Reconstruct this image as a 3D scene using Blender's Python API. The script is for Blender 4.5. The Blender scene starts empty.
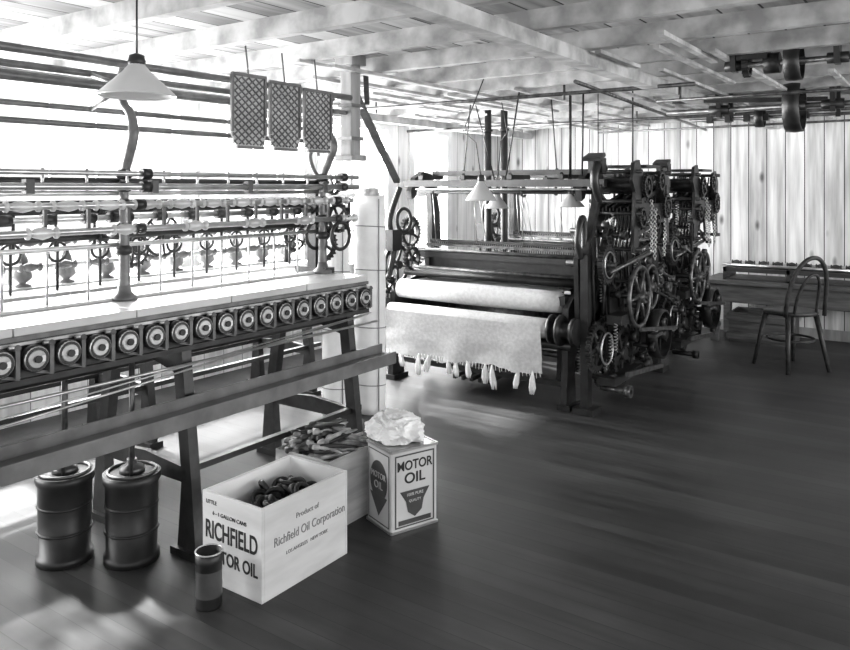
import bpy, math, random
from mathutils import Vector as V, Matrix, noise
random.seed(7)
PI=math.pi
# ---------------------------------------------------------------- materials
def newmat(name):
    m=bpy.data.materials.new(name); m.use_nodes=True
    nt=m.node_tree; return m,nt,nt.nodes['Principled BSDF']
def g(v): return (v,v,v,1)
def mat(name,c1,c2=None,rough=.5,metal=0,scale=8,bump=0,stretch=(1,1,1),detail=6,spec=.5):
    m,nt,b=newmat(name); N=nt.nodes; L=nt.links
    b.inputs['Roughness'].default_value=rough; b.inputs['Metallic'].default_value=metal
    b.inputs['Specular IOR Level'].default_value=spec
    if c2 is None: c2=c1
    tc=N.new('ShaderNodeTexCoord'); mp=N.new('ShaderNodeMapping'); mp.inputs['Scale'].default_value=stretch
    L.new(tc.outputs['Object'],mp.inputs['Vector'])
    n=N.new('ShaderNodeTexNoise'); n.inputs['Scale'].default_value=scale; n.inputs['Detail'].default_value=detail
    L.new(mp.outputs['Vector'],n.inputs['Vector'])
    r=N.new('ShaderNodeValToRGB'); r.color_ramp.elements[0].position=.35; r.color_ramp.elements[1].position=.65
    r.color_ramp.elements[0].color=g(c1); r.color_ramp.elements[1].color=g(c2)
    L.new(n.outputs['Fac'],r.inputs['Fac']); L.new(r.outputs['Color'],b.inputs['Base Color'])
    if bump>0:
        bp=N.new('ShaderNodeBump'); bp.inputs['Strength'].default_value=bump; bp.inputs['Distance'].default_value=.01
        L.new(n.outputs['Fac'],bp.inputs['Height']); L.new(bp.outputs['Normal'],b.inputs['Normal'])
    return m
def plankmat(name,axis,w,lo,hi,rough=.7,gap=.04,grain='Z',gapcol=.02,knots=True,varamt=.5,stain=None,bump=.3,spec=.5):
    m,nt,b=newmat(name); N=nt.nodes; L=nt.links
    geo=N.new('ShaderNodeNewGeometry'); sep=N.new('ShaderNodeSeparateXYZ'); L.new(geo.outputs['Position'],sep.inputs[0])
    def math_(op,a,bv=None,c=None):
        n=N.new('ShaderNodeMath'); n.operation=op
        for i,x in enumerate((a,bv,c)):
            if x is None: continue
            if isinstance(x,(int,float)): n.inputs[i].default_value=x
            else: L.new(x,n.inputs[i])
        return n.outputs[0]
    t=math_('DIVIDE',sep.outputs[axis],w); fl=math_('FLOOR',t); fr=math_('FRACT',t)
    wn=N.new('ShaderNodeTexWhiteNoise'); wn.noise_dimensions='1D'; L.new(fl,wn.inputs['W'])
    st=[14,14,14]; st['XYZ'.index(grain)]=1.1
    mp=N.new('ShaderNodeMapping'); mp.inputs['Scale'].default_value=st; L.new(geo.outputs['Position'],mp.inputs['Vector'])
    cmb=N.new('ShaderNodeCombineXYZ'); sh=math_('MULTIPLY',wn.outputs['Value'],37.0)
    for i in range(3): L.new(sh,cmb.inputs[i])
    va=N.new('ShaderNodeVectorMath'); va.operation='ADD'; L.new(mp.outputs[0],va.inputs[0]); L.new(cmb.outputs[0],va.inputs[1])
    n=N.new('ShaderNodeTexNoise'); n.inputs['Scale'].default_value=1.3; n.inputs['Detail'].default_value=8; L.new(va.outputs[0],n.inputs['Vector'])
    mix=math_('ADD',math_('MULTIPLY',n.outputs['Fac'],1-varamt*.5),math_('MULTIPLY',wn.outputs['Value'],varamt*.5))
    r=N.new('ShaderNodeValToRGB'); r.color_ramp.elements[0].position=.3; r.color_ramp.elements[1].position=.68
    r.color_ramp.elements[0].color=g(lo); r.color_ramp.elements[1].color=g(hi); L.new(mix,r.inputs['Fac'])
    col=r.outputs['Color']
    def mul(c,f):
        mx=N.new('ShaderNodeMix'); mx.data_type='RGBA'; mx.blend_type='MULTIPLY'; mx.inputs[0].default_value=1
        L.new(c,mx.inputs[6]); L.new(f,mx.inputs[7]); return mx.outputs[2]
    if knots:
        st2=[5,5,5]; st2['XYZ'.index(grain)]=2.2
        mp2=N.new('ShaderNodeMapping'); mp2.inputs['Scale'].default_value=st2; L.new(geo.outputs['Position'],mp2.inputs['Vector'])
        vo=N.new('ShaderNodeTexVoronoi'); vo.inputs['Scale'].default_value=1.0; L.new(mp2.outputs[0],vo.inputs['Vector'])
        r2=N.new('ShaderNodeValToRGB'); r2.color_ramp.elements[0].position=.05; r2.color_ramp.elements[1].position=.15
        r2.color_ramp.elements[0].color=g(.25); r2.color_ramp.elements[1].color=g(1); L.new(vo.outputs['Distance'],r2.inputs['Fac'])
        col=mul(col,r2.outputs['Color'])
    if stain:
        n3=N.new('ShaderNodeTexNoise'); n3.inputs['Scale'].default_value=stain; n3.inputs['Detail'].default_value=5; L.new(geo.outputs['Position'],n3.inputs['Vector'])
        r3=N.new('ShaderNodeValToRGB'); r3.color_ramp.elements[0].position=.3; r3.color_ramp.elements[1].position=.7
        r3.color_ramp.elements[0].color=g(.55); r3.color_ramp.elements[1].color=g(1.25); L.new(n3.outputs['Fac'],r3.inputs['Fac'])
        col=mul(col,r3.outputs['Color'])
    e=math_('LESS_THAN',fr,gap)
    mx=N.new('ShaderNodeMix'); mx.data_type='RGBA'; L.new(e,mx.inputs[0]); L.new(col,mx.inputs[6]); mx.inputs[7].default_value=g(gapcol)
    L.new(mx.outputs[2],b.inputs['Base Color'])
    b.inputs['Specular IOR Level'].default_value=spec
    rr=N.new('ShaderNodeMapRange'); rr.inputs['To Min'].default_value=rough-.12; rr.inputs['To Max'].default_value=rough+.12
    L.new(n.outputs['Fac'],rr.inputs['Value']); L.new(rr.outputs[0],b.inputs['Roughness'])
    h=math_('SUBTRACT',math_('MULTIPLY',n.outputs['Fac'],.3),e)
    bp=N.new('ShaderNodeBump'); bp.inputs['Strength'].default_value=bump; bp.inputs['Distance'].default_value=.004
    L.new(h,bp.inputs['Height']); L.new(bp.outputs[0],b.inputs['Normal'])
    return m
IRON=mat('cast_iron',.007,.022,rough=.4,scale=20,bump=.15,spec=.5)
IRONL=mat('worn_iron',.06,.16,rough=.35,metal=.6,scale=25,bump=.1)
IRONM=mat('glare_lightened_iron',.07,.14,rough=.35,scale=20,bump=.1,spec=.7)  # paler copy of the iron: window glare put into the colour
STEEL=mat('bright_steel',.42,.64,rough=.28,metal=.8,scale=12)
PAINT=mat('enamel_top',.5,.66,rough=.25,scale=3,stretch=(3,1,1))
SPOOLM=mat('turned_spool',.45,.65,rough=.35,metal=.2,scale=9)
SHELF=mat('shelf_metal',.12,.2,rough=.4,metal=.3,scale=9)
CLOTH=mat('woven_cloth',.5,.6,rough=.95,scale=14,bump=.3,stretch=(3,3,3))
CLOTHD=mat('breast_cloth',.16,.28,rough=.8,scale=9,bump=.2)
YARN=mat('white_yarn',.72,.85,rough=.95,scale=30,bump=.6)
PAPER=mat('wrapping_paper',.76,.9,rough=.7,scale=7,bump=.4)
CARD=mat('crate_board',.55,.68,rough=.8,scale=3,stretch=(1,1,5),bump=.15)
CARDIN=mat('crate_inside',.75,.85,rough=.8,scale=4)
BOXW=mat('box_wood',.34,.5,rough=.75,scale=4,stretch=(1,1,8),bump=.2)
BOB=mat('bobbin_wood',.12,.55,rough=.5,scale=14)
INK=mat('ink',.012,rough=.6)
INKM=mat('faded_ink',.18,rough=.7)
TIN=mat('painted_tin',.5,.6,rough=.35,scale=4)
TIND=mat('tin_dark',.04,.08,rough=.35,scale=6)
TINTOP=mat('tin_lid',.35,.5,rough=.3,metal=.7,scale=6)
SHADE=mat('lamp_enamel',.5,.6,rough=.3,scale=3)
SHADED=mat('lamp_enamel_grey',.35,.45,rough=.35,scale=3)
DWOOD=mat('dark_wood',.015,.04,rough=.5,scale=4,stretch=(1,8,8),bump=.15)
BWOOD=mat('bench_wood',.05,.11,rough=.6,scale=4,stretch=(1,10,10),bump=.15)
POSTW=mat('painted_post',.22,.34,rough=.6,scale=5,stretch=(4,4,.5),bump=.2)
BEAMW=mat('beam_whitewash',.3,.6,rough=.8,scale=4,stretch=(2,2,2),bump=.3)
TRIM=mat('window_paint',.7,.85,rough=.6,scale=5)
RUB=mat('black_rubber',.008,.02,rough=.45,scale=10)
PATM=mat('pattern_card',.36,.5,rough=.6,scale=8)
PATD=mat('pattern_card_dark',.1,.16,rough=.6,scale=8)
# ---------------------------------------------------------------- builder
def basis(ax):
    z=V(ax).normalized(); x=z.orthogonal().normalized(); return x,z.cross(x),z
class B:
    def __init__(s): s.v=[];s.f=[];s.s=[]
    def add(s,vs,fs,sm=False):
        o=len(s.v); s.v+= [V(p) for p in vs]
        for i,f in enumerate(fs):
            s.f.append([o+k for k in f]); s.s.append(sm if isinstance(sm,bool) else sm[i])
    def box(s,c,d,M=None):
        c=V(c); hx,hy,hz=d[0]/2,d[1]/2,d[2]/2
        vs=[V((x,y,z)) for x in(-hx,hx) for y in(-hy,hy) for z in(-hz,hz)]
        if M is not None: vs=[M@p for p in vs]
        s.add([c+p for p in vs],[(0,1,3,2),(4,6,7,5),(0,4,5,1),(2,3,7,6),(0,2,6,4),(1,5,7,3)])
    def bx(s,x0,x1,y0,y1,z0,z1): s.box(((x0+x1)/2,(y0+y1)/2,(z0+z1)/2),(abs(x1-x0),abs(y1-y0),abs(z1-z0)))
    def bar(s,p,q,w,h):
        p=V(p);q=V(q);d=q-p;z=d.normalized();up=V((0,0,1)) if abs(z.z)<.95 else V((0,1,0))
        x=z.cross(up).normalized();y=x.cross(z)
        M=Matrix((x,y,z)).transposed(); s.box((p+q)/2,(w,h,d.length),M)
    def lathe(s,p,ax,prof,n=14,ends=True):
        p=V(p);x,y,z=basis(ax);vs=[]
        for t,r in prof:
            for i in range(n):
                a=2*PI*i/n; vs.append(p+z*t+(x*math.cos(a)+y*math.sin(a))*r)
        fs=[];sm=[]
        for k in range(len(prof)-1):
            for i in range(n):
                j=(i+1)%n; fs.append((k*n+i,k*n+j,(k+1)*n+j,(k+1)*n+i)); sm.append(True)
        if ends:
            fs.append(tuple(range(n))[::-1]);sm.append(False)
            o=(len(prof)-1)*n; fs.append(tuple(range(o,o+n)));sm.append(False)
        s.add(vs,fs,sm)
    def cyl(s,p,q,r,r2=None,n=12):
        p=V(p);q=V(q);s.lathe(p,q-p,[(0,r),((q-p).length,r if r2 is None else r2)],n)
    def torus(s,c,ax,R,r,n=28,m=8,sx=1,sy=1):
        c=V(c);x,y,z=basis(ax);vs=[]
        for i in range(n):
            a=2*PI*i/n;d=x*math.cos(a)*sx+y*math.sin(a)*sy
            for j in range(m):
                b=2*PI*j/m; vs.append(c+d*(R+r*math.cos(b))+z*r*math.sin(b))
        fs=[(i*m+j,((i+1)%n)*m+j,((i+1)%n)*m+(j+1)%m,i*m+(j+1)%m) for i in range(n) for j in range(m)]
        s.add(vs,fs,True)
    def tube(s,pts,r,n=8):
        pts=[V(p) for p in pts];vs=[];x=None
        for k,p in enumerate(pts):
            t=(pts[min(k+1,len(pts)-1)]-pts[max(k-1,0)]).normalized()
            if x is None: x=t.orthogonal().normalized()
            x=(x-t*x.dot(t)).normalized(); y=t.cross(x)
            rr=r[k] if isinstance(r,(list,tuple)) else r
            for i in range(n):
                a=2*PI*i/n; vs.append(p+(x*math.cos(a)+y*math.sin(a))*rr)
        fs=[];sm=[]
        for k in range(len(pts)-1):
            for i in range(n):
                j=(i+1)%n; fs.append((k*n+i,k*n+j,(k+1)*n+j,(k+1)*n+i));sm.append(True)
        fs.append(tuple(range(n))[::-1]);sm.append(False);o=(len(pts)-1)*n;fs.append(tuple(range(o,o+n)));sm.append(False)
        s.add(vs,fs,sm)
    def stube(s,pts,r,n=8,sub=6):
        P=[V(p) for p in pts];rr=r if isinstance(r,(list,tuple)) else [r]*len(P);o=[];ro=[]
        for i in range(len(P)-1):
            p0=P[max(i-1,0)];p1=P[i];p2=P[i+1];p3=P[min(i+2,len(P)-1)]
            for k in range(sub):
                t=k/sub;o.append(.5*((2*p1)+(p2-p0)*t+(2*p0-5*p1+4*p2-p3)*t*t+(3*p1-p0-3*p2+p3)*t**3));ro.append(rr[i]*(1-t)+rr[i+1]*t)
        o.append(P[-1]);ro.append(rr[-1]);s.tube(o,ro,n)
    def plate(s,pts,th):
        pts=[V(p) for p in pts];th=V(th);n=len(pts)
        vs=pts+[p+th for p in pts]
        fs=[tuple(range(n))[::-1],tuple(range(n,2*n))]+[(i,(i+1)%n,n+(i+1)%n,n+i) for i in range(n)]
        s.add(vs,fs)
    def gear(s,c,ax,R,w,T=28,hub=True,holes=5):
        c=V(c);x,y,z=basis(ax);q=[]
        for i in range(T):
            for da,rr in((0,R),(.25,R*1.0),(.4,R*.9),(.85,R*.9)):
                a=2*PI*(i+da)/T;q.append((a,rr))
        ri=R*.74;vs=[]
        for a,rr in q:
            d=x*math.cos(a)+y*math.sin(a)
            vs+= [c+d*rr-z*w/2,c+d*rr+z*w/2,c+d*ri-z*w/2,c+d*ri+z*w/2]
        n=len(q);fs=[]
        for i in range(n):
            j=(i+1)%n;o=i*4;p=j*4
            fs+= [(o,p,p+1,o+1),(o+2,o+3,p+3,p+2),(o+1,p+1,p+3,o+3),(o,o+2,p+2,p)]
        s.add(vs,fs)
        if hub: s.cyl(c-z*w*.8,c+z*w*.8,R*.22)
        for i in range(holes):
            a=2*PI*i/holes;d=x*math.cos(a)+y*math.sin(a); s.bar(c+d*R*.15,c+d*R*.78,w*.45,R*.14)
    def wheel(s,c,ax,R,r,sp=5,hub=.035):
        c=V(c);x,y,z=basis(ax);s.torus(c,ax,R,r)
        s.cyl(c-z*hub,c+z*hub,hub*.9)
        for i in range(sp):
            a=2*PI*i/sp+.3;d=x*math.cos(a)+y*math.sin(a)
            s.cyl(c+d*hub*.5,c+d*R,r*.95,r*.6,8)
    def pulley(s,c,ax,R,w):
        c=V(c);z=V(ax).normalized()
        s.lathe(c-z*w/2,ax,[(0,R*.93),(0,R),(w*.5,R*1.03),(w,R),(w,R*.93)],32,False)
        s.lathe(c-z*w/2,ax,[(0,R*.93),(w,R*.93)],32,False)
        x,y,z=basis(ax)
        for i in range(5):
            a=2*PI*i/5;d=x*math.cos(a)+y*math.sin(a);s.bar(c,c+d*R*.95,w*.3,R*.12)
        s.cyl(c-z*w*.7,c+z*w*.7,R*.2)
    def make(s,name,m,grp=None,bevel=0):
        me=bpy.data.meshes.new(name);o=V((0,0,0)) if grp is None else grp.location
        me.from_pydata([p-o for p in s.v],[],s.f);me.update()
        me.polygons.foreach_set('use_smooth',s.s)
        me.materials.append(m)
        ob=bpy.data.objects.new(name,me);bpy.context.collection.objects.link(ob)
        if grp is not None: ob.parent=grp
        if bevel:
            md=ob.modifiers.new('bevel','BEVEL');md.width=bevel;md.segments=2;md.limit_method='ANGLE'
        return ob
def grp(name,loc):
    e=bpy.data.objects.new(name,None);e.empty_display_size=.1;e.location=loc;bpy.context.collection.objects.link(e);return e
def text(name,s,size,loc,xd,nd,m,g_,sx=1,ext=.0008,align='CENTER',bold=0):
    cu=bpy.data.curves.new(name,'FONT');cu.body=s;cu.size=size;cu.align_x=align;cu.align_y='CENTER';cu.extrude=ext;cu.offset=bold
    tmp=bpy.data.objects.new(name+'_t',cu);bpy.context.collection.objects.link(tmp)
    bpy.context.view_layer.update()
    me=bpy.data.meshes.new_from_object(tmp.evaluated_get(bpy.context.evaluated_depsgraph_get()))
    bpy.data.objects.remove(tmp)
    xd=V(xd).normalized();nd=V(nd).normalized();yd=nd.cross(xd)
    M=Matrix((xd*sx,yd,nd)).transposed();L=V(loc)-g_.location
    for v in me.vertices: v.co=M@v.co+L
    me.materials.clear();me.materials.append(m)
    ob=bpy.data.objects.new(name,me);bpy.context.collection.objects.link(ob);ob.parent=g_
    return ob
# ---------------------------------------------------------------- room
AL=-4.7; BB=8.15; CH=2.18; AR=3.2; BF=-1.6
FLOORM=plankmat('floor_boards',1,.083,.018,.055,rough=.5,gap=.03,grain='X',gapcol=.008,knots=False,varamt=.4,stain=1.6,bump=.15,spec=.4)
WALLB=plankmat('back_wall_boards',0,.17,.32,.84,rough=.8,gap=.05,grain='Z',gapcol=.03,varamt=.4)
WALLL=plankmat('left_wall_boards',1,.19,.6,.92,rough=.8,gap=.03,grain='Z',gapcol=.2,varamt=.4)
CEILM=plankmat('ceiling_boards',0,.16,.22,.68,rough=.85,gap=.06,grain='Y',gapcol=.03,varamt=.8)
b=B();b.bx(AL-.1,AR,BF,BB+.1,-.06,0);b.make('floor',FLOORM)
b=B();b.bx(AL-.1,AR,BF,BB+.1,CH,CH+.05);b.make('ceiling',CEILM)
b=B();b.bx(AL-.1,AR,BB,BB+.1,0,CH);b.make('wall_back',WALLB)
wins=[(-.6,.65),(.85,2.1),(2.3,3.6),(3.8,4.9),(5.1,6.1),(6.5,7.2)]
Z0,Z1=.7,2.06
b=B();y=BF
for w0,w1 in wins:
    b.bx(AL-.1,AL,y,w0,0,CH);b.bx(AL-.1,AL,w0,w1,0,Z0);b.bx(AL-.1,AL,w0,w1,Z1,CH);y=w1
b.bx(AL-.1,AL,y,BB,0,CH);b.make('wall_left',WALLL)
rw=[(.2,2.0),(2.8,4.6),(5.4,7.4)]  # unseen right-hand windows, added to let fill light in
b=B();y=BF
for w0,w1 in rw:
    b.bx(AR,AR+.1,y,w0,0,CH);b.bx(AR,AR+.1,w0,w1,0,Z0);b.bx(AR,AR+.1,w0,w1,Z1,CH);y=w1
b.bx(AR,AR+.1,y,BB,0,CH);b.make('wall_right',WALLL)
def window(i,a,s,w0,w1):
    b=B();xs=sorted((a-s*.085,a+s*.02));xt=(xs[0]-.003,xs[1]+.003)
    for (a0,a1) in((w0-.05,w0+.03),(w1-.03,w1+.05)): b.bx(xs[0],xs[1],a0,a1,Z0-.04,Z1+.04)
    for (c0,c1) in((Z1-.031,Z1+.052),(Z0-.052,Z0+.031)): b.bx(xt[0],xt[1],w0-.055,w1+.055,c0,c1)
    zm=(Z0+Z1)/2
    q=a-s*.05
    b.bx(q-.02,q+.02,w0,w1,zm-.02,zm+.02)
    for k in(1,2,3):
        yy=w0+(w1-w0)*k/4;b.bx(q-.01,q+.01,yy-.008,yy+.008,Z0,Z1)
    for zz in((Z0+zm)/2,(zm+Z1)/2): b.bx(q-.012,q+.012,w0,w1,zz-.008,zz+.008)
    b.make('window_%d'%i,TRIM)
k=1
for w0,w1 in wins: window(k,AL,1,w0,w1);k+=1
for w0,w1 in rw: window(k,AR,-1,w0,w1);k+=1
b=B()
yy=.2
while yy<BB-.2:
    b.bx(AL,AR,yy,yy+.05,CH-.085,CH);yy+=.52
b.make('trim_ceiling_joists',BEAMW)
b=B()
for aa in(-1.5,1.2,-4.2): b.bx(aa,aa+.09,BF,BB,CH-.15,CH-.085)
b.make('trim_ceiling_beams',BEAMW)
b=B()
random.seed(3)
for k in range(60):
    x=random.uniform(-4,.3);yb=random.uniform(2.6,7.5);l=random.uniform(.5,1.6)
    b.bx(x,x+.03,yb,min(yb+l,BB),CH-.10-.0001*k,CH-.0851)
b.make('trim_ceiling_laths',BEAMW)
b=B();b.bx(AL,AR,BB-.02,BB,0,.1);b.make('baseboard_back',POSTW)
pg=grp('overhead_pipes',(-2,5,2.0));b=B()
b.cyl((-4.6,6.3,2.03),(.5,6.3,2.03),.014);b.cyl((-4.6,4.4,2.04),(-1.2,4.4,2.04),.012);b.cyl((-1.75,4.0,2.05),(-2.1,8.1,2.05),.012)
b.cyl((-1.55,4.8,2.0),(-.2,4.8,2.0),.01);b.cyl((-2.9,7.2,2.0),(-.2,7.0,2.0),.01)
for x,y in((-3.9,6.3),(-2.2,6.3),(-.5,6.3),(-3.5,4.4),(-2,4.4),(-1.4,4.8),(-.4,4.8)): b.cyl((x,y,2.0),(x,y,2.1),.008)
b.make('pipes',IRONL,pg)
# ---------------------------------------------------------------- winding machine
def spool(b,c,ax,l,r,n=14):
    b.lathe(V(c)-V(ax).normalized()*l/2,ax,[(0,r*.5),(l*.04,r*.9),(l*.1,r*.9),(l*.16,r*.45),(l*.3,r*.75),(l*.5,r),(l*.7,r*.75),(l*.84,r*.45),(l*.9,r*.9),(l*.96,r*.9),(l,r*.5)],n)
def winder(A,b0,b1,frames,upper=True,D=.57,H=1.0):
    G=grp('yarn_winding_machine',(A-.28,(b0+b1)/2,0))
    t=B()
    n=int((b1-b0)/.5)+1;st=(b1-b0)/n
    for i in range(n):
        for (x0,x1) in((A-D,A-D*.52),(A-D*.51,A)):
            t.bx(x0,x1,b0+i*st+.002,b0+(i+1)*st-.002,H-.03,H)
    t.bx(A-D*.55,A-D*.47,b0,b1,H,H+.012)
    t.make('table_top',PAINT,G,.003)
    i_=B();s_=B();u_=B()
    i_.bx(A-.05,A-.01,b0,b1,H-.18,H-.03);i_.bx(A-D,A-D+.04,b0,b1,H-.18,H-.03)
    i_.bx(A-D+.001,A-.011,b1-.03,b1+.001,H-.179,H-.031);i_.bx(A-D+.001,A-.011,b0-.001,b0+.03,H-.179,H-.031)
    u_.bx(A-.02,A+.004,b0,b1,H-.045,H-.03);i_.bx(A-.02,A+.008,b0,b1,H-.19,H-.17)
    s_.bx(A-.01,A-.004,b0,b1,H-.062,H-.052)
    k=b0+.06
    wh=B()
    while k<b1-.03:
        c=V((A-.01,k,H-.105))
        i_.lathe(c,(1,0,0),[(0,.03),(.02,.03),(.02,.044),(.045,.044),(.05,.038)],18)
        s_.torus(c+V((.046,0,0)),(1,0,0),.038,.004,20,6)
        s_.lathe(c+V((.045,0,0)),(1,0,0),[(0,.032),(.008,.028)],18)
        i_.cyl(c+V((.05,0,0)),c+V((.062,0,0)),.012)
        wh.box(c+V((.056,.018,0)),(.003,.012,.02))
        u_.bx(A-.01,A+.03,k+.048,k+.062,H-.16,H-.06)
        s_.cyl(c+V((.03,.03,.045)),c+V((.03,.065,.045)),.006)
        u_.cyl(c+V((.015,.056,.03)),c+V((.04,.056,.045)),.01)
        s_.cyl(c+V((.0,.056,-.03)),c+V((.035,.056,-.03)),.008)
        u_.bar(c+V((.02,.01,-.045)),c+V((.02,.07,-.06)),.012,.01)
        k+=.112
    wh.make('knob_labels',PAPER,G)
    s_.cyl((A+.02,b0,H-.24),(A+.02,b1+.05,H-.24),.006)
    s_.cyl((A+.06,b0,.66),(A,b1,H-.2),.004);s_.cyl((A+.08,b0,.70),(A+.02,b1,H-.19),.003)
    i_.cyl((A-.3,b0,.74),(A-.3,b1,.74),.022)
    sh=B();sh.bx(A+.03,A+.13,b0,b1+.07,.585,.597);sh.bx(A+.118,A+.131,b0,b1+.071,.55,.61);sh.bx(A+.029,A+.04,b0,b1+.071,.584,.64)
    sh.make('front_shelf',SHELF,G,.002)
    for fb in frames:
        w=.045
        for sg,fx,tx in((1,A+.0,A-.06),(-1,A-D-.02,A-D+.06)):
            i_.plate([(fx-.055,fb,.03),(fx+.055,fb,.03),(fx+.03,fb,.3),(tx+.03,fb,H-.18),(tx-.03,fb,H-.18),(fx-.03*1,fb,.3)],(0,w,0))
            i_.bx(fx-.075,fx+.075,fb-.02,fb+w+.02,0,.03)
        i_.plate([(A-D+.03,fb+.01,.28),(A-.03,fb+.01,.28),(A-.03,fb+.01,.34),(A-D/2,fb+.01,.36),(A-D+.03,fb+.01,.34)],(0,.025,0))
        i_.plate([(A-D+.04,fb+.01,H-.3),(A-D/2,fb+.01,H-.24),(A-.05,fb+.01,H-.3),(A-.05,fb+.01,H-.17),(A-D+.04,fb+.01,H-.17)],(0,.025,0))
        i_.plate([(A-.03,fb+.01,.5),(A+.12,fb+.01,.57),(A+.12,fb+.01,.585),(A-.03,fb+.01,.6)],(0,.025,0))
    i_.bx(A-.03,A+.0,frames[1] if upper else b0,b1-.05,.32,.345);i_.bx(A-D,A-D+.03,b0,b1-.05,.32,.345)
    if not upper:
        for z in(H+.12,H+.25):
            s_.cyl((A-.2,b0,z),(A-.2,b1,z),.012)
            k=b0+.1
            while k<b1-.05:
                spool(u_,(A-.2,k,z),(0,1,0),.12,.026);k+=.19
        k=b0+.15
        while k<b1-.1:
            u_.lathe((A-.3,k,H),(0,0,1),[(0,.05),(.02,.05),(.03,.02),(.06,.055),(.16,.03),(.2,.012)],14)
            i_.cyl((A-.1,k+.08,H),(A-.1,k+.08,H+.32),.008);i_.torus((A-.1,k+.08,H+.2),(1,0,0),.05,.008,18,6);k+=.24
        for fb in frames: i_.cyl((A-.2,fb,H),(A-.2,fb,H+.45),.018);i_.gear((A-.15,fb+.03,H+.18),(1,0,0),.11,.02,20);i_.wheel((A-.12,fb+.2,H+.25),(1,0,0),.12,.01)
        i_.cyl((A-.2,b0,H+.45),(A-.2,b1,H+.45),.014)
    else:
        rb=B()
        for x,z,r in((A-.12,1.505,.010),(A-.12,1.455,.014),(A-.16,1.385,.013),(A-.16,1.29,.013),(A-.3,1.43,.01),(A-.34,1.33,.012),(A-.3,1.22,.009)):
            s_.cyl((x,b0,z),(x,b1+.06,z),r)
        i_.cyl((A-.3,b0,1.475),(A-.3,b1+.02,1.475),.016);i_.cyl((A-.42,b0,1.36),(A-.42,b1,1.36),.016);i_.cyl((A-.42,b0,1.25),(A-.42,b1,1.25),.013)
        for x,z,r in((A-.16,1.93,.016),(A-.33,1.86,.02),(A-.5,1.93,.016),(A-.5,1.78,.012),(A-.36,1.7,.012)):
            u_.cyl((x,b0,z),(x,b1+.05,z),r)
        k=b0+.02;q=0
        while k<b1:
            spool(rb,(A-.16,k,1.385),(0,1,0),.13,.022); 
            if q%2==0: spool(rb,(A-.16,k+.07,1.29),(0,1,0),.12,.024)
            if q%3==0: i_.box((A-.12,k,1.455),(.03,.03,.05))
            s_.cyl((A-.12,k+.05,1.44),(A-.12,k+.05,1.52),.005)
            i_.cyl((A-.34,k+.0,1.33),(A-.34,k+.05,1.33),.022)
            i_.cyl((A-.42,k+.1,1.20),(A-.42,k+.1,1.37),.007);i_.box((A-.16,k+.08,1.34),(.012,.012,.09))
            s_.cyl((A-.3,k,1.0),(A-.3,k,1.22),.005)
            k+=.165;q+=1
        rb.make('spools',SPOOLM,G)
        for fb in (b0+.05,1.82,b1-.06):
            x=A-.26
            sc=.55 if fb<2.5 else 1
            u_.stube([(x,fb,1.0),(x,fb,1.2),(x,fb,1.48),(x+.03*sc,fb+.01,1.58),(x+.06*sc,fb+.02,1.67),(x+.02*sc,fb+.02,1.75),(x-.045*sc,fb+.01,1.80),(x-.04*sc,fb,1.88),(x,fb,1.94)],[.026,.02,.018,.02,.022,.018,.016,.018,.018],10)
            if sc==1: u_.stube([(x,fb,1.48),(x-.06,fb,1.54),(x-.09,fb,1.62),(x-.05,fb,1.67),(x-.03,fb,1.62)],[.014,.013,.012,.01,.01],8)
            u_.lathe((x,fb,1.0),(0,0,1),[(0,.05),(.015,.05),(.03,.03),(.06,.024)],14)
            for z in(1.2,1.29,1.385,1.455,1.505): i_.lathe((x,fb,z-.02),(0,0,1),[(0,.02),(.01,.032),(.03,.032),(.04,.02)],12)
            for xx,z in((A-.12,1.505),(A-.12,1.455),(A-.16,1.385),(A-.16,1.29),(A-.34,1.33),(A-.42,1.36),(A-.42,1.25)):
                i_.cyl((x,fb,z),(xx,fb,z),.01); i_.cyl((xx,fb-.02,z),(xx,fb+.02,z),.022)
            for xx,z in((A-.16,1.93),(A-.33,1.86),(A-.5,1.93),(A-.5,1.78)): u_.cyl((x-.02,fb,1.86),(xx,fb,z),.01)
        e=b1-.02
        i_.bx(A-.36,A-.30,e-.05,e,1.0,1.5);i_.bx(A-.44,A-.22,e-.06,e+.01,1.0,1.03)
        i_.gear((A-.33,e+.04,1.15),(0,1,0),.1,.02,24);i_.gear((A-.22,e+.04,1.29),(0,1,0),.08,.02,20);i_.wheel((A-.4,e+.06,1.30),(0,1,0),.09,.01,5)
        i_.gear((A-.28,e+.07,1.46),(0,1,0),.05,.02,18)
        i_.torus((A-.15,e-.02,1.2),(1,0,0),.07,.01);i_.torus((A-.3,e-.05,1.2),(1,0,0),.07,.01)
    i_.make('iron_frame',IRON,G);s_.make('bright_rods',STEEL,G);u_.make('glare_lightened_fittings',IRONM,G)
    return G
W=winder(-2.48,.35,3.05,(.6,1.92,2.92))
winder(-3.72,1.2,4.1,(1.3,2.6,3.9),upper=False,D=.5,H=.92)
PGp=grp('perforated_pattern_cards',(-2.60,2.6,1.8))
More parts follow.
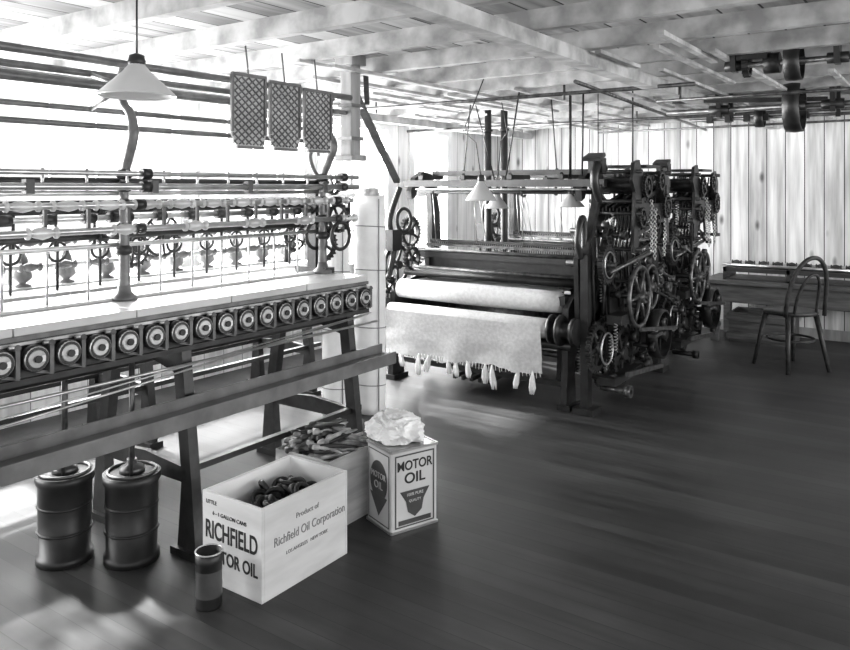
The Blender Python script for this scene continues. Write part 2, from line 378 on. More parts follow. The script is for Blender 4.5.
for i in range(3):
    y0=2.25+i*.225;pl=B();x=-2.60;w=.2;z1=1.955-i*.012;z0=1.63;tl=.03
    pl.plate([(x,y0,z1),(x,y0+w,z1),(x,y0+w+tl*.2,z0+.06),(x,y0+w-.015,z0),(x,y0+tl+.01,z0),(x,y0+.0,z0+.06)],(-.006,0,0))
    pl.make('card_%d'%(i+1),PATM,PGp)
    d=B()
    for k in range(-5,14):
        for s in(1,-1):
            za=z0+.02+k*.032;zb=za+.14
            ya,yb=(y0+.01,y0+w-.01) if s==1 else (y0+w-.01,y0+.01)
            p=V((x+.004,ya,za));q=V((x+.004,yb,zb))
            if zb<z0+.03 or za>z1-.02: continue
            if za<z0+.015: tt=(z0+.015-za)/(zb-za);p=p.lerp(q,tt);za=p.z
            if q.z>z1-.01: tt=(z1-.01-p.z)/(q.z-p.z);q=p.lerp(q,tt)
            d.bar(p,q,.005,.005)
    for q in((y0+.003,z0+.07,y0+.003,z1),(y0+w-.003,z0+.06,y0+w-.003,z1)): d.bar((x+.004,q[0],q[1]),(x+.004,q[2],q[3]),.012,.012)
    d.bar((x+.004,y0,z1),(x+.004,y0+w,z1),.014,.014);d.bar((x+.004,y0+tl,z0+.002),(x+.004,y0+w-.015,z0+.002),.012,.012)
    d.cyl((x,y0+w/2,z1),(x-.02,y0+w/2,2.09),.004)
    d.make('ribs_%d'%(i+1),PATD,PGp)
for (x,y,r) in((-2.645,1.79,.1),(-2.86,1.64,.1)):
    G=grp('dashpot_drum',(x,y,0));d=B()
    d.lathe((x,y,0),(0,0,1),[(0,r*1.05),(.03,r*1.05),(.03,r*.95),(.3,r),(.31,r*1.08),(.34,r*1.08)],28)
    for z in(.12,.22): d.torus((x,y,z),(0,0,1),r*.97,.006)
    d.make('drum_body',RUB,G)
    d=B();d.torus((x,y,.345),(0,0,1),r*.9,.006);d.cyl((x,y,.34),(x,y,.80),.011);d.cyl((x+.04,y-.03,.34),(x+.04,y-.03,.8),.007)
    d.lathe((x,y,.34),(0,0,1),[(0,.05),(.02,.045),(.03,.02),(.05,.02)],16);d.make('drum_rods',IRONL,G)
def lamp(x,y,z,R,h,m,path=None):
    G=grp('pendant_lamp',(x,y,z));b=B()
    b.lathe((x,y,z),(0,0,1),[(0,R),(.008,R*.99),(h*.55,R*.38),(h*.72,R*.22),(h*.75,R*.2)],28,False)
    b.lathe((x,y,z),(0,0,1),[(.002,R*.96),(h*.55,R*.35),(h*.72,R*.2)],28,False);b.torus((x,y,z),(0,0,1),R,.004)
    b.make('shade',m,G)
    b=B();b.lathe((x,y,z+h*.7),(0,0,1),[(0,R*.2),(h*.1,R*.24),(h*.25,R*.2),(h*.3,.008)],14)
    b.tube(path or [(x,y,z+h*.95),(x,y,CH-.002)],.004,6);b.make('socket_and_cord',IRON,G)
    b=B();b.lathe((x,y,z+h*.1),(0,0,1),[(0,.004),(.01,.02),(.035,.028),(.06,.02),(.08,.012)],14);b.make('bulb',PAPER,G)
lamp(-2.54,1.74,1.80,.14,.16,SHADE)
lamp(-2.56,4.33,1.37,.1,.17,SHADED,[(-2.56,4.33,1.52),(-2.6,4.33,1.75),(-2.70,4.33,1.83),(-2.52,4.3,2.17)])
lamp(-2.83,5.02,1.30,.085,.14,SHADED,[(-2.83,5.02,1.43),(-2.80,5.02,1.8),(-2.72,4.98,1.86),(-2.74,4.9,2.17)])
lamp(-2.21,4.98,1.32,.09,.12,SHADED)
lamp(-2.12,5.25,1.34,.08,.12,SHADED)
# ---------------------------------------------------------------- hanging post, brace, pipes
G=grp('ceiling_hanger_post',(-2.72,3.2,1.8));b=B()
b.bx(-2.765,-2.685,3.16,3.24,1.62,CH-.001);b.bx(-2.79,-2.66,3.14,3.26,1.60,1.63);b.bx(-2.79,-2.66,3.14,3.26,2.12,CH-.001);b.make('post',POSTW,G,.006)
b=B()
for z in(1.72,1.9): b.box((-2.725,3.2,z),(.1,.1,.02))
b.cyl((-2.725,3.06,1.86),(-2.725,3.2,1.86),.012);b.make('straps',IRONM,G)
G=grp('diagonal_brace',(-3.1,3.8,1.8));b=B()
b.bar((-2.89,3.30,2.17),(-3.42,4.55,1.50),.045,.03);b.bar((-2.80,3.42,2.17),(-2.95,3.62,1.97),.03,.03);b.make('brace',DWOOD,G)
G=grp('standing_pipes',(-3.24,5.75,0));b=B()
for x in(-3.33,-3.17):
    b.cyl((x,5.75,0),(x,5.75,CH-.002),.03,n=16);b.lathe((x,5.75,0),(0,0,1),[(0,.07),(.015,.07),(.03,.04)],16);b.torus((x,5.75,1.95),(0,0,1),.035,.01)
b.make('pipes',IRON,G)
for (x,y,r,h) in((-3.12,3.86,.10,1.40),(-3.24,3.66,.085,1.34)):
    G=grp('paper_wrapped_roll',(x,y,0));b=B();n=28;vs=[];fs=[];K=24
    for k in range(K+1):
        z=h*k/K
        for i in range(n):
            a=2*PI*i/n;rr=r*(1+.05*noise.noise(V((math.cos(a)*2,math.sin(a)*2,z*3)))+.02*math.sin(z*40+a))
            vs.append((x+rr*math.cos(a),y+rr*math.sin(a),z))
    for k in range(K):
        for i in range(n): fs.append((k*n+i,k*n+(i+1)%n,(k+1)*n+(i+1)%n,(k+1)*n+i))
    fs.append(tuple(range(n))[::-1]);fs.append(tuple(range(K*n,K*n+n)));b.add(vs,fs,True);b.make('paper_wrap',PAPER,G)
    b=B()
    for z in(.18,.55,.92,1.2): b.torus((x,y,z),(0,.08,1),r*1.03,.003)
    b.cyl((x+r,y-r*.35,.02),(x+r,y-r*.35,h-.02),.003);b.make('string_ties',INKM,G)
    b=B();b.lathe((x,y,h-.01),(0,0,1),[(0,r*.6),(.05,r*.55),(.06,r*.3)],16);b.make('core_end',BOB,G)
# ---------------------------------------------------------------- loom
def loom(a0,b0,seed,full=True):
    R=random.Random(seed);G=grp('power_loom',(a0+.8,b0+.5,0))
    P=lambda x,y,z:V((a0+x,b0+y,z))
    X=V((1,0,0));Y=V((0,1,0));i_=B();l_=B();s_=B()
    prof=[(-.03,0),(.13,0),(.12,.05),(.10,.3),(.2,.44),(.45,.5),(.7,.44),(.83,.3),(.84,.05),(.82,0),(1.0,0),(.98,.3),(.95,.7),(.8,.83),(.64,.88),(.62,1.25),(.58,1.45),(.5,1.56),(.38,1.58),(.27,1.53),(.21,1.43),(.22,1.36),(.27,1.38),(.31,1.45),(.4,1.49),(.48,1.44),(.5,1.25),(.5,.9),(.3,.76),(.08,.72),(.0,.66),(-.01,.3)]
    for x in(0,1.42): i_.plate([P(x,y,z) for y,z in prof],(.045,0,0))
    for x in(-.02,1.40):
        for y in(.05,.91): i_.bx(a0+x,a0+x+.09,b0+y-.09,b0+y+.09,0,.035)
    i_.bx(a0+1.56,a0+1.61,b0-.03,b0+.04,0,1.02);i_.bx(a0+1.52,a0+1.66,b0-.07,b0+.08,0,.04)
    i_.bar(P(1.58,0,1.0),P(1.58,.26,1.5),.05,.04)
    i_.stube([P(1.6,.2,1.35),P(1.6,.12,1.46),P(1.6,.12,1.56),P(1.6,.2,1.62),P(1.6,.3,1.58)],[.02,.028,.03,.028,.018])
    i_.box(P(1.585,.19,1.60),(.1,.07,.10));i_.box(P(1.585,.14,1.655),(.12,.10,.025),Matrix.Rotation(.35,3,'X'))
    i_.box(P(.79,.25,1.485),(1.66,.05,.05));i_.box(P(.79,.5,1.565),(1.45,.045,.04));i_.cyl(P(.0,.38,1.42),P(1.6,.38,1.42),.014)
    s_.cyl(P(.1,.2,1.44),P(1.5,.2,1.44),.007)
    for x in(.12,.5,.9,1.3):
        i_.box(P(x,.38,1.53),(.04,.3,.03));i_.lathe(P(x,.25,1.51),(0,0,1),[(0,.02),(.03,.018),(.05,.01)],10)
        i_.gear(P(x+.04,.38,1.42),X,.04,.015,12,holes=0)
        s_.cyl(P(x,.45,1.02),P(x,.4,1.42),.003);s_.cyl(P(x+.06,.5,1.02),P(x+.04,.4,1.42),.003)
    i_.torus(P(.02,.15,1.2),X,.09,.014);i_.gear(P(-.03,.3,1.1),X,.13,.03,26);i_.wheel(P(-.05,.15,.85),X,.15,.014)
    i_.gear(P(-.04,.6,.75),X,.17,.03,30);i_.stube([P(-.02,.0,.75),P(-.02,.08,1.0),P(-.02,.02,1.2),P(-.02,.15,1.45)],.022)
    i_.box(P(-.02,.05,1.05),(.1,.12,.16));i_.gear(P(-.06,.05,.66),X,.12,.03,22);i_.gear(P(.06,.2,.9),X,.1,.03,22)
    for y,z,d in((.02,.16,.03),(.93,.2,.04),(.5,.42,.05),(.05,.70,.05),(.94,.68,.05),(.55,.86,.04)): i_.box(P(.72,y,z),(1.42,d,d*1.2))
    l_.cyl(P(-.02,.3,.28),P(1.6,.3,.28),.022);l_.cyl(P(-.02,.6,.34),P(1.7,.6,.34),.024)
    i_.cyl(P(0,-.02,.42),P(1.5,-.02,.42),.03)
    i_.box(P(.72,.33,.80),(1.4,.09,.06));i_.box(P(.72,.36,.93),(1.42,.05,.05));l_.cyl(P(.02,.33,.965),P(1.44,.33,.965),.014)
    i_.box(P(.72,.38,.87),(1.3,.015,.1))
    l_.cyl(P(.02,.25,.83),P(1.44,.25,.83),.018);i_.cyl(P(.0,.2,.80),P(1.44,.2,.80),.03);l_.box(P(.72,.42,1.0),(1.36,.02,.02))
    for x in(.1,1.34): i_.bar(P(x,.36,.9),P(x,.42,.15),.04,.03)
    for k in range(4):
        y=.47+k*.035
        i_.box(P(.72,y,1.03-.012*k),(1.34,.012,.022));i_.box(P(.72,y,.72),(1.34,.012,.022))
        for x in(.06,1.38): i_.box(P(x,y,.875),(.014,.012,.32))
    for k in range(70): s_.box(P(.09+k*.0185,.49,.875),(.002,.002,.3))
    l_.cyl(P(.08,.9,.5),P(1.36,.9,.5),.12,n=24)
    for x in(.07,1.35): i_.lathe(P(x,.9,.5),X,[(0,.2),(.02,.2)],28)
    for x in(.16,1.28): i_.bar(P(x,.25,.1),P(x,.3,.75),.03,.02)
    for k in range(5): i_.bar(P(.55+k*.07,.05,.08),P(.55+k*.07,.8,.12),.025,.03)
    i_.gear(P(1.68,.12,.95),X,.13,.035,28);i_.gear(P(1.66,.32,.86),X,.10,.03,22);i_.gear(P(1.64,.05,.42),X,.16,.03,32)
    i_.gear(P(1.7,.34,.34),X,.2,.035,40);i_.gear(P(1.68,.62,.42),X,.15,.03,30);i_.gear(P(1.66,.2,1.13),X,.075,.03,18)
    s_.torus(P(1.70,.12,.95),X,.085,.005);s_.torus(P(1.71,.05,.42),X,.1,.006)
    l_.wheel(P(1.80,.40,.72),X,.2,.016,6,.045);l_.wheel(P(1.77,.72,.75),X,.15,.014,5)
    i_.pulley(P(1.82,.75,.42),X,.17,.08);i_.cyl(P(1.4,.4,.72),P(1.86,.4,.72),.022);i_.cyl(P(1.4,.12,.95),P(1.74,.12,.95),.02)
    i_.lathe(P(1.44,-.08,.53),X,[(0,.10),(.02,.10),(.02,.05),(.09,.05),(.09,.085),(.12,.085)],24)
    i_.stube([P(1.56,-.02,1.0),P(1.56,-.07,1.1),P(1.56,-.04,1.22),P(1.56,.02,1.25),P(1.56,.04,1.12),P(1.56,.02,1.0)],.022)
    i_.plate([P(1.5,.0,1.0),P(1.5,.3,1.05),P(1.5,.42,.8),P(1.5,.36,.6),P(1.5,.02,.6)],(.03,0,0))
    i_.box(P(1.72,.25,.22),(.12,.5,.05));i_.box(P(1.74,.2,.60),(.1,.22,.06))
    i_.plate([P(1.56,.3,.25),P(1.56,.95,.2),P(1.56,.98,.95),P(1.56,.6,1.1),P(1.56,.35,.9)],(.02,0,0))
    for k in range(70):
        x=R.uniform(1.48,1.80);y=R.uniform(.02,.98);z=R.uniform(.14,1.25)
        t=R.random();bb=(i_,i_,l_,l_)[R.randrange(4)]
        if t<.45:
            ax=R.choice([V((0,.25,1)),V((0,-.3,1)),V((0,1,.15)),V((0,1,-.3)),V((0,0,1))]).normalized();l=R.uniform(.12,.38)
            p=P(x,y,z);q=p+ax*l;bb.bar(p,q,.018,.014);bb.cyl(p-X*.02,p+X*.02,.022);bb.cyl(q-X*.02,q+X*.02,.022)
        elif t<.7: bb.cyl(P(x-.1,y,z),P(x+.1,y,z),R.uniform(.01,.022));bb.cyl(P(x+.06,y,z),P(x+.1,y,z),R.uniform(.025,.04))
        elif t<.85: i_.gear(P(x,y,z),X,R.uniform(.04,.09),.02,18,holes=0 if R.random()<.5 else 4);i_.cyl(P(1.45,y,z),P(x,y,z),.012)
        else:
            pts=[P(x+.012*math.cos(q*.9),y+.012*math.sin(q*.9),z+q*.003) for q in range(60)];s_.tube(pts,.0025,5)
    for k in range(14):
        y=.05+.065*k;i_.cyl(P(1.62,y,R.uniform(.5,.8)),P(1.62,y+R.uniform(-.1,.1),R.uniform(.95,1.25)),.009)
    l_.box(P(1.86,.55,.45),(.05,.16,.02));l_.bar(P(1.84,.3,.52),P(1.88,.95,.44),.02,.025);l_.bar(P(1.82,.1,.26),P(1.84,.75,.2),.02,.03)
    l_.cyl(P(1.70,.1,.9),P(1.74,.9,1.0),.016)
    for x in(1.5,1.78):
        i_.plate([P(x,.28,1.02),P(x,.36,1.02),P(x,.42,1.2),P(x,.6,1.24),P(x,.92,1.2),P(x,.98,1.02),P(x,1.04,1.02),P(x,1.02,1.3),P(x,1.06,1.5),P(x,.98,1.6),P(x,.9,1.58),P(x,.92,1.48),P(x,.9,1.34),P(x,.62,1.34),P(x,.42,1.36),P(x,.46,1.52),P(x,.4,1.64),P(x,.3,1.62),P(x,.26,1.5),P(x,.32,1.42),P(x,.3,1.25)],(.022,0,0))
    for z in(1.04,1.28,1.36,1.56): 
        for y in(.34,.96): i_.cyl(P(1.47,y,z),P(1.84,y,z),.014)
    for k in range(10):
        x=1.53+k*.025
        i_.bar(P(x,.3,1.30+.01*(k%2)),P(x,.98,1.44+.02*(k%3)),.008,.03);i_.bar(P(x,.62,1.1),P(x,.66+.03*(k%2),1.55),.008,.025)
        i_.bar(P(x,.4,1.12),P(x,.9,1.2),.008,.03)
        s_.cyl(P(x,.5,1.3),P(x,.36,1.02),.003)
        i_.bar(P(x,.84,1.3),P(x,.9+.02*(k%2),1.54),.008,.02)
    for y,z,r in((.5,1.46,.08),(.8,1.5,.07),(.93,1.32,.09),(.4,1.25,.07),(.7,1.22,.06)): i_.gear(P(1.82,y,z),X,r,.02,20)
    i_.lathe(P(1.5,.5,1.47),X,[(0,.06),(.3,.06)],8);i_.box(P(1.66,.98,1.4),(.3,.05,.14));i_.box(P(1.66,.66,1.60),(.3,.3,.02))
    for cx,cy,zt in((1.84,.52,1.36),(1.84,.60,1.30),(1.80,.94,1.3)):
        z=zt;q=0
        while z>zt-.34:
            s_.torus(P(cx,cy+.010*math.sin(z*30),z),(X if q%2 else Y),.010,.0038,10,6,1,1);z-=.016;q+=1
    i_.make('iron_frame',IRON,G);l_.make('worn_iron_parts',IRONL,G);s_.make('bright_steel_parts',STEEL,G)
    w=B();w.plate([P(.1,.1,.74),P(1.34,.1,.74),P(1.34,.92,.745),P(.1,.92,.745)],(0,0,.003));w.make('warp_sheet',CLOTHD,G)
    c=B();c.lathe(P(.03,.07,.685),X,[(0,.03),(.02,.07),(.6,.078),(1.2,.074),(1.35,.068),(1.37,.03)],28);c.make('breast_roll',CLOTH,G)
    c=B();c.lathe(P(.03,-.06,.53),X,[(0,.04),(.02,.062),(.5,.066),(1.0,.066),(1.3,.064),(1.33,.045)],24)
    n=60;m=16;vs=[];fs=[]
    for j in range(m+1):
        for i in range(n+1):
            x=.035+1.29*i/n;t=j/m
            zb=.235+.012*math.sin(x*9)+.02*noise.noise(V((x*12,0,1)))-.02*(1-x)
            z=.55+(zb-.55)*t
            y=-.128+.012*math.sin(x*14+t*2)*t+.01*noise.noise(V((x*6,t*3,0)))*t*2+.02*t
            vs.append(P(x,y,z))
    for j in range(m):
        for i in range(n): k=j*(n+1)+i;fs.append((k,k+1,k+n+2,k+n+1))
    c.add(vs,fs,True);ob=c.make('cloth_roll_and_drape',CLOTH,G);
    i2=B();
    for x in(-.01,1.37): i2.lathe(P(x,-.06,.53),X,[(0,.095),(.015,.095)],26)
    i2.cyl(P(-.03,-.06,.53),P(1.5,-.06,.53),.02);i2.make('roll_flanges',IRONL,G)
    f=B()
    for x in(.175,.34,.43,.60,.66,.756,.90,.95,1.15,1.26):
        L_=R.uniform(.1,.17);z=.245;dx=R.uniform(-.03,.03)
        for q in range(7):
            ox=R.uniform(-.012,.012);oy=R.uniform(-.008,.008)
            f.tube([P(x,-.105,z),P(x+ox+dx*.3,-.11+oy,z-L_*.35),P(x+ox*1.8+dx*.8,-.11+oy,z-L_*.7),P(x+ox*1.2+dx+R.uniform(-.01,.01),-.11+oy,z-L_)],[.006,.01,.009,.003],6)
    for k in range(50):
        x=.06+k*.0255;f.tube([P(x,-.105,.25),P(x+R.uniform(-.01,.01),-.105,.22-R.uniform(0,.02))],.0025,4)
    f.make('fringe_tassels',YARN,G)
    return G
loom(-3.53,4.61,1)
loom(-3.53,6.02,2,False)
# drive cords from ceiling to the looms' top beams
for i,(p,q,r) in enumerate((((.86,.25,1.5),(.98,.25),.006),((1.35,.28,1.5),(1.35,.28),.007),((1.44,.28,1.5),(1.45,.28),.007),((.70,.38,1.5),(.55,.3),.005),((1.15,.5,1.56),(1.1,.5),.005),((.35,.5,1.56),(.42,.5),.005),((1.66,.66,1.6),(1.66,.66),.006))):
    b=B();b.cyl((-3.53+p[0],4.61+p[1],p[2]),(-3.53+q[0],4.61+q[1],2.178),r,n=8)
    b.torus((-3.53+p[0],4.61+p[1],p[2]+.02),(0,1,0),.012,.004,12,6);b.make('hanging_cord',IRON)
# ---------------------------------------------------------------- bench with bobbin rack, chair
G=grp('low_workbench',(-1.25,7.78,0));b=B()
b.bx(-1.97,-.3,7.43,8.1,.55,.585);b.bx(-1.92,-.35,7.47,7.5,.38,.55);b.bx(-1.92,-.35,8.02,8.05,.42,.55);b.bx(-1.92,-1.89,7.5,8.02,.40,.55);b.bx(-.38,-.35,7.5,8.02,.40,.55)
for x in(-1.9,-.42):
    for y in(7.49,7.98): b.bx(x,x+.07,y,y+.07,0,.55)
b.make('bench_frame',BWOOD,G,.004)
G=grp('bobbin_rack',(-1.3,7.75,.585));b=B();s=B()
for x in(-1.8,-1.25,-.7): b.bx(x,x+.03,7.55,7.95,.585,.70)
b.bx(-1.8,-.67,7.55,7.58,.66,.70);b.bx(-1.8,-.67,7.92,7.95,.66,.70);b.bx(-1.8,-.67,7.55,7.95,.585,.60)
for k in range(4): s.cyl((-1.82,7.62+k*.09,.72),(-.65,7.62+k*.09,.72),.014)
for k in range(9): spool(b,(-1.7+k*.12,7.66,.745),(1,0,0),.09,.022)
b.make('rack_frame',DWOOD,G);s.make('rack_rods',STEEL,G)
G=grp('wooden_crate',(-1.45,7.75,0));b=B()
b.bx(-1.75,-1.2,7.56,7.58,.01,.28);b.bx(-1.75,-1.2,7.92,7.94,.01,.28);b.bx(-1.75,-1.73,7.58,7.92,.01,.28);b.bx(-1.22,-1.2,7.58,7.92,.01,.28);b.bx(-1.75,-1.2,7.56,7.94,0,.012);b.bx(-1.77,-1.18,7.545,7.56,.2,.26);b.bx(-1.77,-1.18,7.545,7.56,.03,.09)
b.make('crate_slats',BWOOD,G,.003)
G=grp('iron_bucket',(-2.1,7.6,0));b=B();X_,Y_=-2.1,7.6;b.lathe((X_,Y_,0),(0,0,1),[(0,.07),(.0,.08),(.2,.1),(.2,.095),(.02,.072)],20);b.torus((X_,Y_,.2),(0,0,1),.1,.006);b.make('pail',IRON,G)
cx,cy=-1.08,6.72
G=grp('bentwood_chair',(cx,cy,0));b=B()
b.lathe((cx,cy,.435),(0,0,1),[(0,.17),(.005,.195),(.02,.205),(.035,.2),(.04,.17),(.036,0.001)],32)
bd=V((.75,-.66,0)).normalized();sd=V((-bd.y,bd.x,0))
C=V((cx,cy,0))
for s1,s2 in((1,1),(-1,1),(1,-1),(-1,-1)):
    t=C+bd*.13*s1+sd*.13*s2+V((0,0,.44));f=C+bd*.2*s1+sd*.19*s2+V((0,0,0));b.tube([f,f.lerp(t,.5)+bd*.0,t],[.015,.019,.022],10)
b.torus((cx,cy,.24),(0,0,1),.175,.010)
def hoop(w,h,r):
    pts=[]
    base=C+bd*.16+V((0,0,.44))
    for k in range(25):
        a=PI*k/24
        pts.append(base+sd*(w*math.cos(a))+V((0,0,1))*(h*(math.sin(a)**.7))+bd*(.10*math.sin(a)))
    b.tube(pts,r,10)
hoop(.18,.47,.017);hoop(.10,.34,.012)
b.make('chair_frame',DWOOD,G)
# ---------------------------------------------------------------- line shafts
G=grp('line_shaft',(-.6,5.5,1.98));b=B();s=B()
s.cyl((-1.7,5.5,1.99),(1.5,5.5,1.99),.018);s.cyl((-1.65,5.9,1.96),(1.0,5.9,1.96),.012)
b.pulley((-.86,5.5,1.99),(1,0,0),.17,.1);b.pulley((-.4,5.5,1.99),(1,0,0),.12,.1);b.pulley((-1.15,5.9,1.96),(1,0,0),.07,.06)
for x in(-1.35,-.65,.4):
    b.plate([(x,5.42,2.18),(x,5.58,2.18),(x,5.53,2.0),(x,5.53,1.94),(x,5.47,1.94),(x,5.47,2.0)],(.03,0,0));b.cyl((x-.05,5.5,1.99),(x+.08,5.5,1.99),.035)
    b.bar((x,5.9,2.18),(x,5.9,1.94),.03,.03)
for k in range(6): b.box((-1.5+k*.13,5.9,1.96),(.04,.05,.05))
b.bar((-1.6,5.3,2.05),(-.7,5.75,2.05),.03,.03);b.make('hangers_and_pulleys',IRON,G);s.make('shafts',IRONL,G)
G=grp('line_shaft',(-.8,3.9,2.0));b=B();s=B()
s.cyl((-.92,3.95,2.05),(1.5,3.95,2.05),.014);b.pulley((-.62,3.95,2.05),(1,0,0),.09,.07)
b.gear((-.83,3.95,2.05),(1,0,0),.06,.03,16);b.box((-.80,3.95,2.12),(.14,.1,.1));b.cyl((-.75,3.95,2.05),(-.68,3.95,2.05),.05)
for x in(-.90,-.45): b.plate([(x,3.88,2.18),(x,4.02,2.18),(x,3.98,2.02),(x,3.92,2.02)],(.025,0,0));b.cyl((x-.03,3.95,2.05),(x+.06,3.95,2.05),.026)
b.make('hangers_and_pulleys',IRON,G);s.make('shafts',IRONL,G)
# ---------------------------------------------------------------- crate foreground
def openbox(name,x0,x1,y0,y1,h,m,mi,t=.012):
    G=grp(name,((x0+x1)/2,(y0+y1)/2,0));b=B()
    b.bx(x0,x1,y0,y0+t,0,h);b.bx(x0,x1,y1-t,y1,0,h);b.bx(x0,x0+t,y0+t,y1-t,0,h);b.bx(x1-t,x1,y0+t,y1-t,0,h);b.bx(x0+t,x1-t,y0+t,y1-t,0,t)
    b.make('box_sides',m,G,.002)
    b=B();e=.001
    b.bx(x0+t+e,x1-t-e,y0+t+e,y0+t+.003,t,h-.002);b.bx(x0+t+e,x1-t-e,y1-t-.003,y1-t-e,t,h-.002);b.bx(x0+t+e,x0+t+.003,y0+t,y1-t,t,h-.002);b.bx(x1-t-.003,x1-t-e,y0+t,y1-t,t,h-.002)
    b.make('box_lining',mi,G);return G
X0,X1,Y0,Y1,HH=-2.29,-1.975,1.846,2.30,.33
G=openbox('oil_carton',X0,X1,Y0,Y1,HH,CARD,CARDIN)
text('print_brand','RICHFIELD',.092,((X0+X1)/2-.002,Y0-.001,.192),(1,0,0),(0,-1,0),INK,G,.64,bold=.0014)
text('print_motor_oil','MOTOR OIL',.066,((X0+X1)/2,Y0-.001,.105),(1,0,0),(0,-1,0),INK,G,.76,bold=.001)
text('print_small_top','6 - 1 GALLON CANS',.02,((X0+X1)/2-.01,Y0-.001,.258),(1,0,0),(0,-1,0),INK,G)
text('print_small_mid','LITTLE',.02,(X0+.05,Y0-.001,.295),(1,0,0),(0,-1,0),INK,G)
text('print_script','Richfield Oil Corporation',.046,(X1+.001,(Y0+Y1)/2+.02,.19),(0,1,0),(1,0,0),INKM,G,.8)
text('print_script_top','Product of',.028,(X1+.001,(Y0+Y1)/2,.25),(0,1,0),(1,0,0),INKM,G)
text('print_script_low','LOS ANGELES   NEW YORK',.018,(X1+.001,(Y0+Y1)/2,.135),(0,1,0),(1,0,0),INKM,G)
r=B();R=random.Random(5)
for k in range(44):
    x=R.uniform(X0+.07,X1-.07);y=R.uniform(Y0+.12,Y1-.07);z=.20+R.uniform(0,.075)
    r.torus((x,y,z),(R.uniform(-1,1),R.uniform(-1,1),R.uniform(.3,1.5)),.032,.010,18,8)
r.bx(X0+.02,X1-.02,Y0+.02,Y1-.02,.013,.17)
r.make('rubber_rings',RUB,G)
x0,x1,y0,y1,hb=-2.46,-2.14,2.38,2.70,.30
G=openbox('bobbin_box',x0,x1,y0,y1,hb,BOXW,CARDIN)
bb=B();bd_=B();R=random.Random(11)
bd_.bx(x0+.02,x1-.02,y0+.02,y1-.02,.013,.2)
for k in range(95):
    cxx=R.uniform(x0+.07,x1-.07);cyy=R.uniform(y0+.07,y1-.07)
    r2=((cxx-(x0+x1)/2)**2+(cyy-(y0+y1)/2)**2)**.5
    z=R.uniform(.24,.41-.7*r2)
    a=R.gauss(.9,.5);d=V((math.cos(a),math.sin(a),R.uniform(-.3,.3))).normalized()
    (bd_ if k%4==0 else bb).lathe(V((cxx,cyy,z))-d*.085,d,[(0,.008),(.006,.012),(.03,.012),(.034,.006),(.06,.010),(.13,.008),(.165,.004),(.17,.002)],10)
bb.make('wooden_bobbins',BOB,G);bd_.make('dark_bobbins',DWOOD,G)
# oil can
fc=V((-1.924,2.52,0));xd=V((.354,.935,0)).normalized();yd=V((-.935,.354,0)).normalized();nd=-yd;W_=.235;D_=.2;Hc=.345
cc=fc+xd*W_/2+yd*D_/2
G=grp('square_oil_can',(cc.x,cc.y,0));M=Matrix((xd,yd,V((0,0,1)))).transposed()
b=B();b.box(cc+V((0,0,Hc/2)),(W_,D_,Hc),M);b.make('can_body',TIN,G,.01)
b=B()
for zz in(.006,Hc-.002):
    for sx in(-1,1): b.bar(cc+xd*sx*W_/2-yd*D_/2+V((0,0,zz)),cc+xd*sx*W_/2+yd*D_/2+V((0,0,zz)),.008,.01)
    for sy in(-1,1): b.bar(cc+yd*sy*D_/2-xd*W_/2+V((0,0,zz)),cc+yd*sy*D_/2+xd*W_/2+V((0,0,zz)),.008,.01)
b.box(cc+V((0,0,Hc)),(W_-.02,D_-.02,.004),M);b.make('rims',TINTOP,G)
def face(o,ux,n,w,pre):
    lb=B();e=n*.0012
    P=lambda u,z:o+ux*u+V((0,0,z))+e
    for(u0,u1,z0,z1) in((.018,.024,.02,Hc-.02),(w-.024,w-.018,.02,Hc-.02),(.024,w-.024,.02,.026),(.024,w-.024,Hc-.026,Hc-.02)):
        lb.plate([P(u0,z0),P(u1,z0),P(u1,z1),P(u0,z1)],n*.0006)
    cxu=w/2
    pts=[P(cxu-.075*w/.235,.17),P(cxu-.045,.125),P(cxu-.035,.08),P(cxu,.055),P(cxu+.035,.08),P(cxu+.045,.125),P(cxu+.075*w/.235,.17)]
    lb.plate(pts,n*.0006);lb.plate([P(.035,.03),P(w-.035,.03),P(w-.035,.05),P(.035,.05)],n*.0006)
    lb.make(pre+'_dark_print',TIND,G)
    text(pre+'_motor','MOTOR',.056,o+ux*cxu+V((0,0,.275))+e,ux,n,INK,G,w/.235*.88,bold=.001)
    text(pre+'_oil','OIL',.062,o+ux*cxu+V((0,0,.22))+e,ux,n,INK,G,w/.235*1.1,bold=.001)
    text(pre+'_fine1','100% PURE',.018,o+ux*cxu+V((0,0,.152))+n*.0022,ux,n,TIN,G)
    text(pre+'_fine2','QUALITY',.015,o+ux*cxu+V((0,0,.125))+n*.0022,ux,n,TIN,G)
face(fc,xd,nd,W_,'label_front')
lf=fc+yd*D_
lb=B();e=-xd*.0012;n=-xd;ux=-yd
P=lambda u,z:lf+ux*u+V((0,0,z))+e
for(u0,u1,z0,z1) in((.015,.02,.02,Hc-.02),(D_-.02,D_-.015,.02,Hc-.02),(.02,D_-.02,.02,.025),(.02,D_-.02,Hc-.025,Hc-.02)): lb.plate([P(u0,z0),P(u1,z0),P(u1,z1),P(u0,z1)],n*.0006)
lb.plate([P(D_/2+math.cos(a)*.07,.2+math.sin(a)*.085) for a in [2*PI*k/36 for k in range(36)]],n*.0006)
lb.plate([P(D_/2-.07,.14)-xd*.0003,P(D_/2,.05)-xd*.0003,P(D_/2+.07,.14)-xd*.0003],n*.0006);lb.make('label_side_emblem',TIND,G)
text('label_side_motor','MOTOR',.036,P(D_/2,.222)+n*.002,ux,n,TIN,G,.9)
text('label_side_oil','OIL',.045,P(D_/2,.18)+n*.002,ux,n,TIN,G)
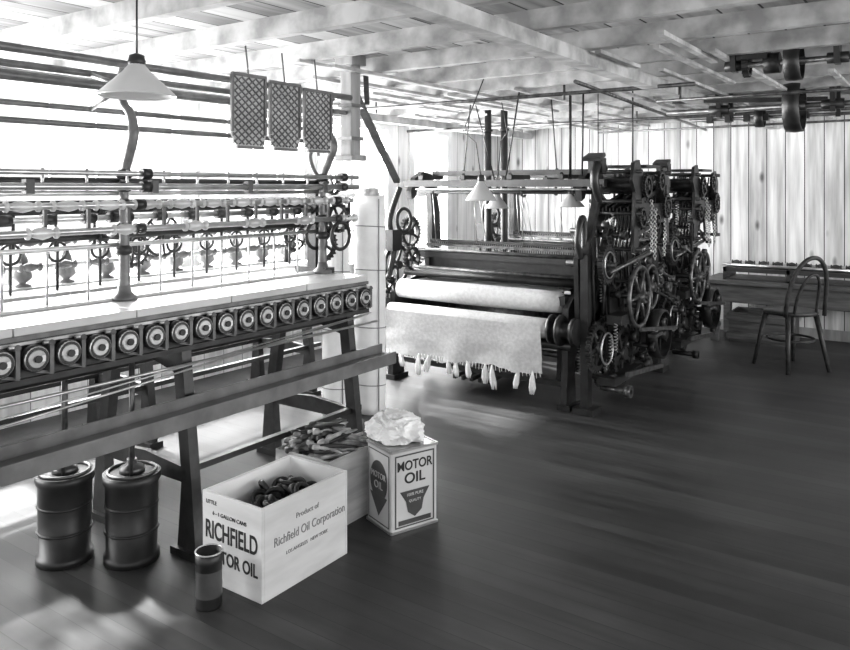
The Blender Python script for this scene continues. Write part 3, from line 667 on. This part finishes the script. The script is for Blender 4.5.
def rag(name,c,rx,ry,rz,seed,m,amp=.5):
    b=B();n=90;k=54;vs=[];fs=[]
    R=random.Random(seed);cs=[V((R.gauss(0,1),R.gauss(0,1),R.gauss(0,1))).normalized() for _ in range(46)]
    for j in range(k+1):
        th=PI*j/k
        for i in range(n):
            ph=2*PI*i/n;d=V((math.sin(th)*math.cos(ph),math.sin(th)*math.sin(ph),math.cos(th)))
            dd=(d+.25*noise.noise_vector(d*2.5+V((seed,0,0))));ds=sorted((dd-q).length for q in cs)[:2]
            f=.78+amp*min(ds[1]-ds[0],.35)*-1.1+amp*.35+.22*noise.noise(d*1.6+V((seed,3,0)))+.05*noise.noise(d*9)
            p=V((d.x*rx*f,d.y*ry*f,d.z*rz*f));
            if p.z<-rz*.5: p.z=-rz*.5
            vs.append(V(c)+p+V((0,0,rz*.5)))
    for j in range(k):
        for i in range(n): fs.append((j*n+i,j*n+(i+1)%n,(j+1)*n+(i+1)%n,(j+1)*n+i))
    b.add(vs,fs,False);return b.make(name,m)
rag('crumpled_rag',(cc.x-.04,cc.y+.01,Hc+.006),.125,.11,.075,3,PAPER,1.0)
rag('cleaning_rag',(-2.40,2.30,0.0),.05,.05,.16,8,YARN)
G=grp('small_tin_can',(-2.125,1.74,0));b=B();x,y=-2.125,1.74
b.lathe((x,y,0),(0,0,1),[(0,.043),(.005,.045),(.15,.045),(.155,.047),(.19,.047),(.19,.043),(.02,.042),(.02,.001)],26);b.make('tin_wall',RUB,G)
b=B();b.lathe((x,y,.04),(0,0,1),[(0,.0455),(.09,.0455)],26,False);b.make('tin_label',TIND,G);b=B();b.torus((x,y,.19),(0,0,1),.046,.003);b.make('tin_rim',STEEL,G)
# ---------------------------------------------------------------- lights
w=bpy.data.worlds.new('World');bpy.context.scene.world=w;w.use_nodes=True
bg=w.node_tree.nodes['Background'];bg.inputs[0].default_value=(1,1,1,1);bg.inputs[1].default_value=1.1
def light(name,t,loc,dirv,en,**k):
    l=bpy.data.lights.new(name,t);l.energy=en
    for a,v in k.items(): setattr(l,a,v)
    o=bpy.data.objects.new(name,l);bpy.context.collection.objects.link(o);o.location=loc
    o.rotation_euler=V(dirv).to_track_quat('-Z','Y').to_euler();return o
light('sun','SUN',(-8,3,5),(math.cos(math.radians(38)),-.10,-math.sin(math.radians(38))),13,angle=math.radians(3))
for i,(w0,w1) in enumerate(wins):
    light('window_daylight_%d'%(i+1),'AREA',(AL-.25,(w0+w1)/2,1.4),(1,0,-.15),125,shape='RECTANGLE',size=w1-w0+.1,size_y=1.4)
for i,(w0,w1) in enumerate(rw):
    light('right_fill_%d'%(i+1),'AREA',(AR+.25,(w0+w1)/2,1.4),(-1,.1,-.05),(52,40,95)[i],shape='RECTANGLE',size=w1-w0+.1,size_y=1.4)  # added fill lamps brightening the back wall and loom ends
# ---------------------------------------------------------------- camera
cam=bpy.data.cameras.new('camera');cam.sensor_width=36;cam.lens=760/850*36;cam.shift_y=-137/850
co=bpy.data.objects.new('camera',cam);bpy.context.collection.objects.link(co);co.location=(0,0,1.45)
co.rotation_euler=(PI/2,0,math.atan2(.571,.821));bpy.context.scene.camera=co
bpy.context.scene.view_settings.view_transform='Standard'
bpy.context.scene.view_settings.exposure=.6
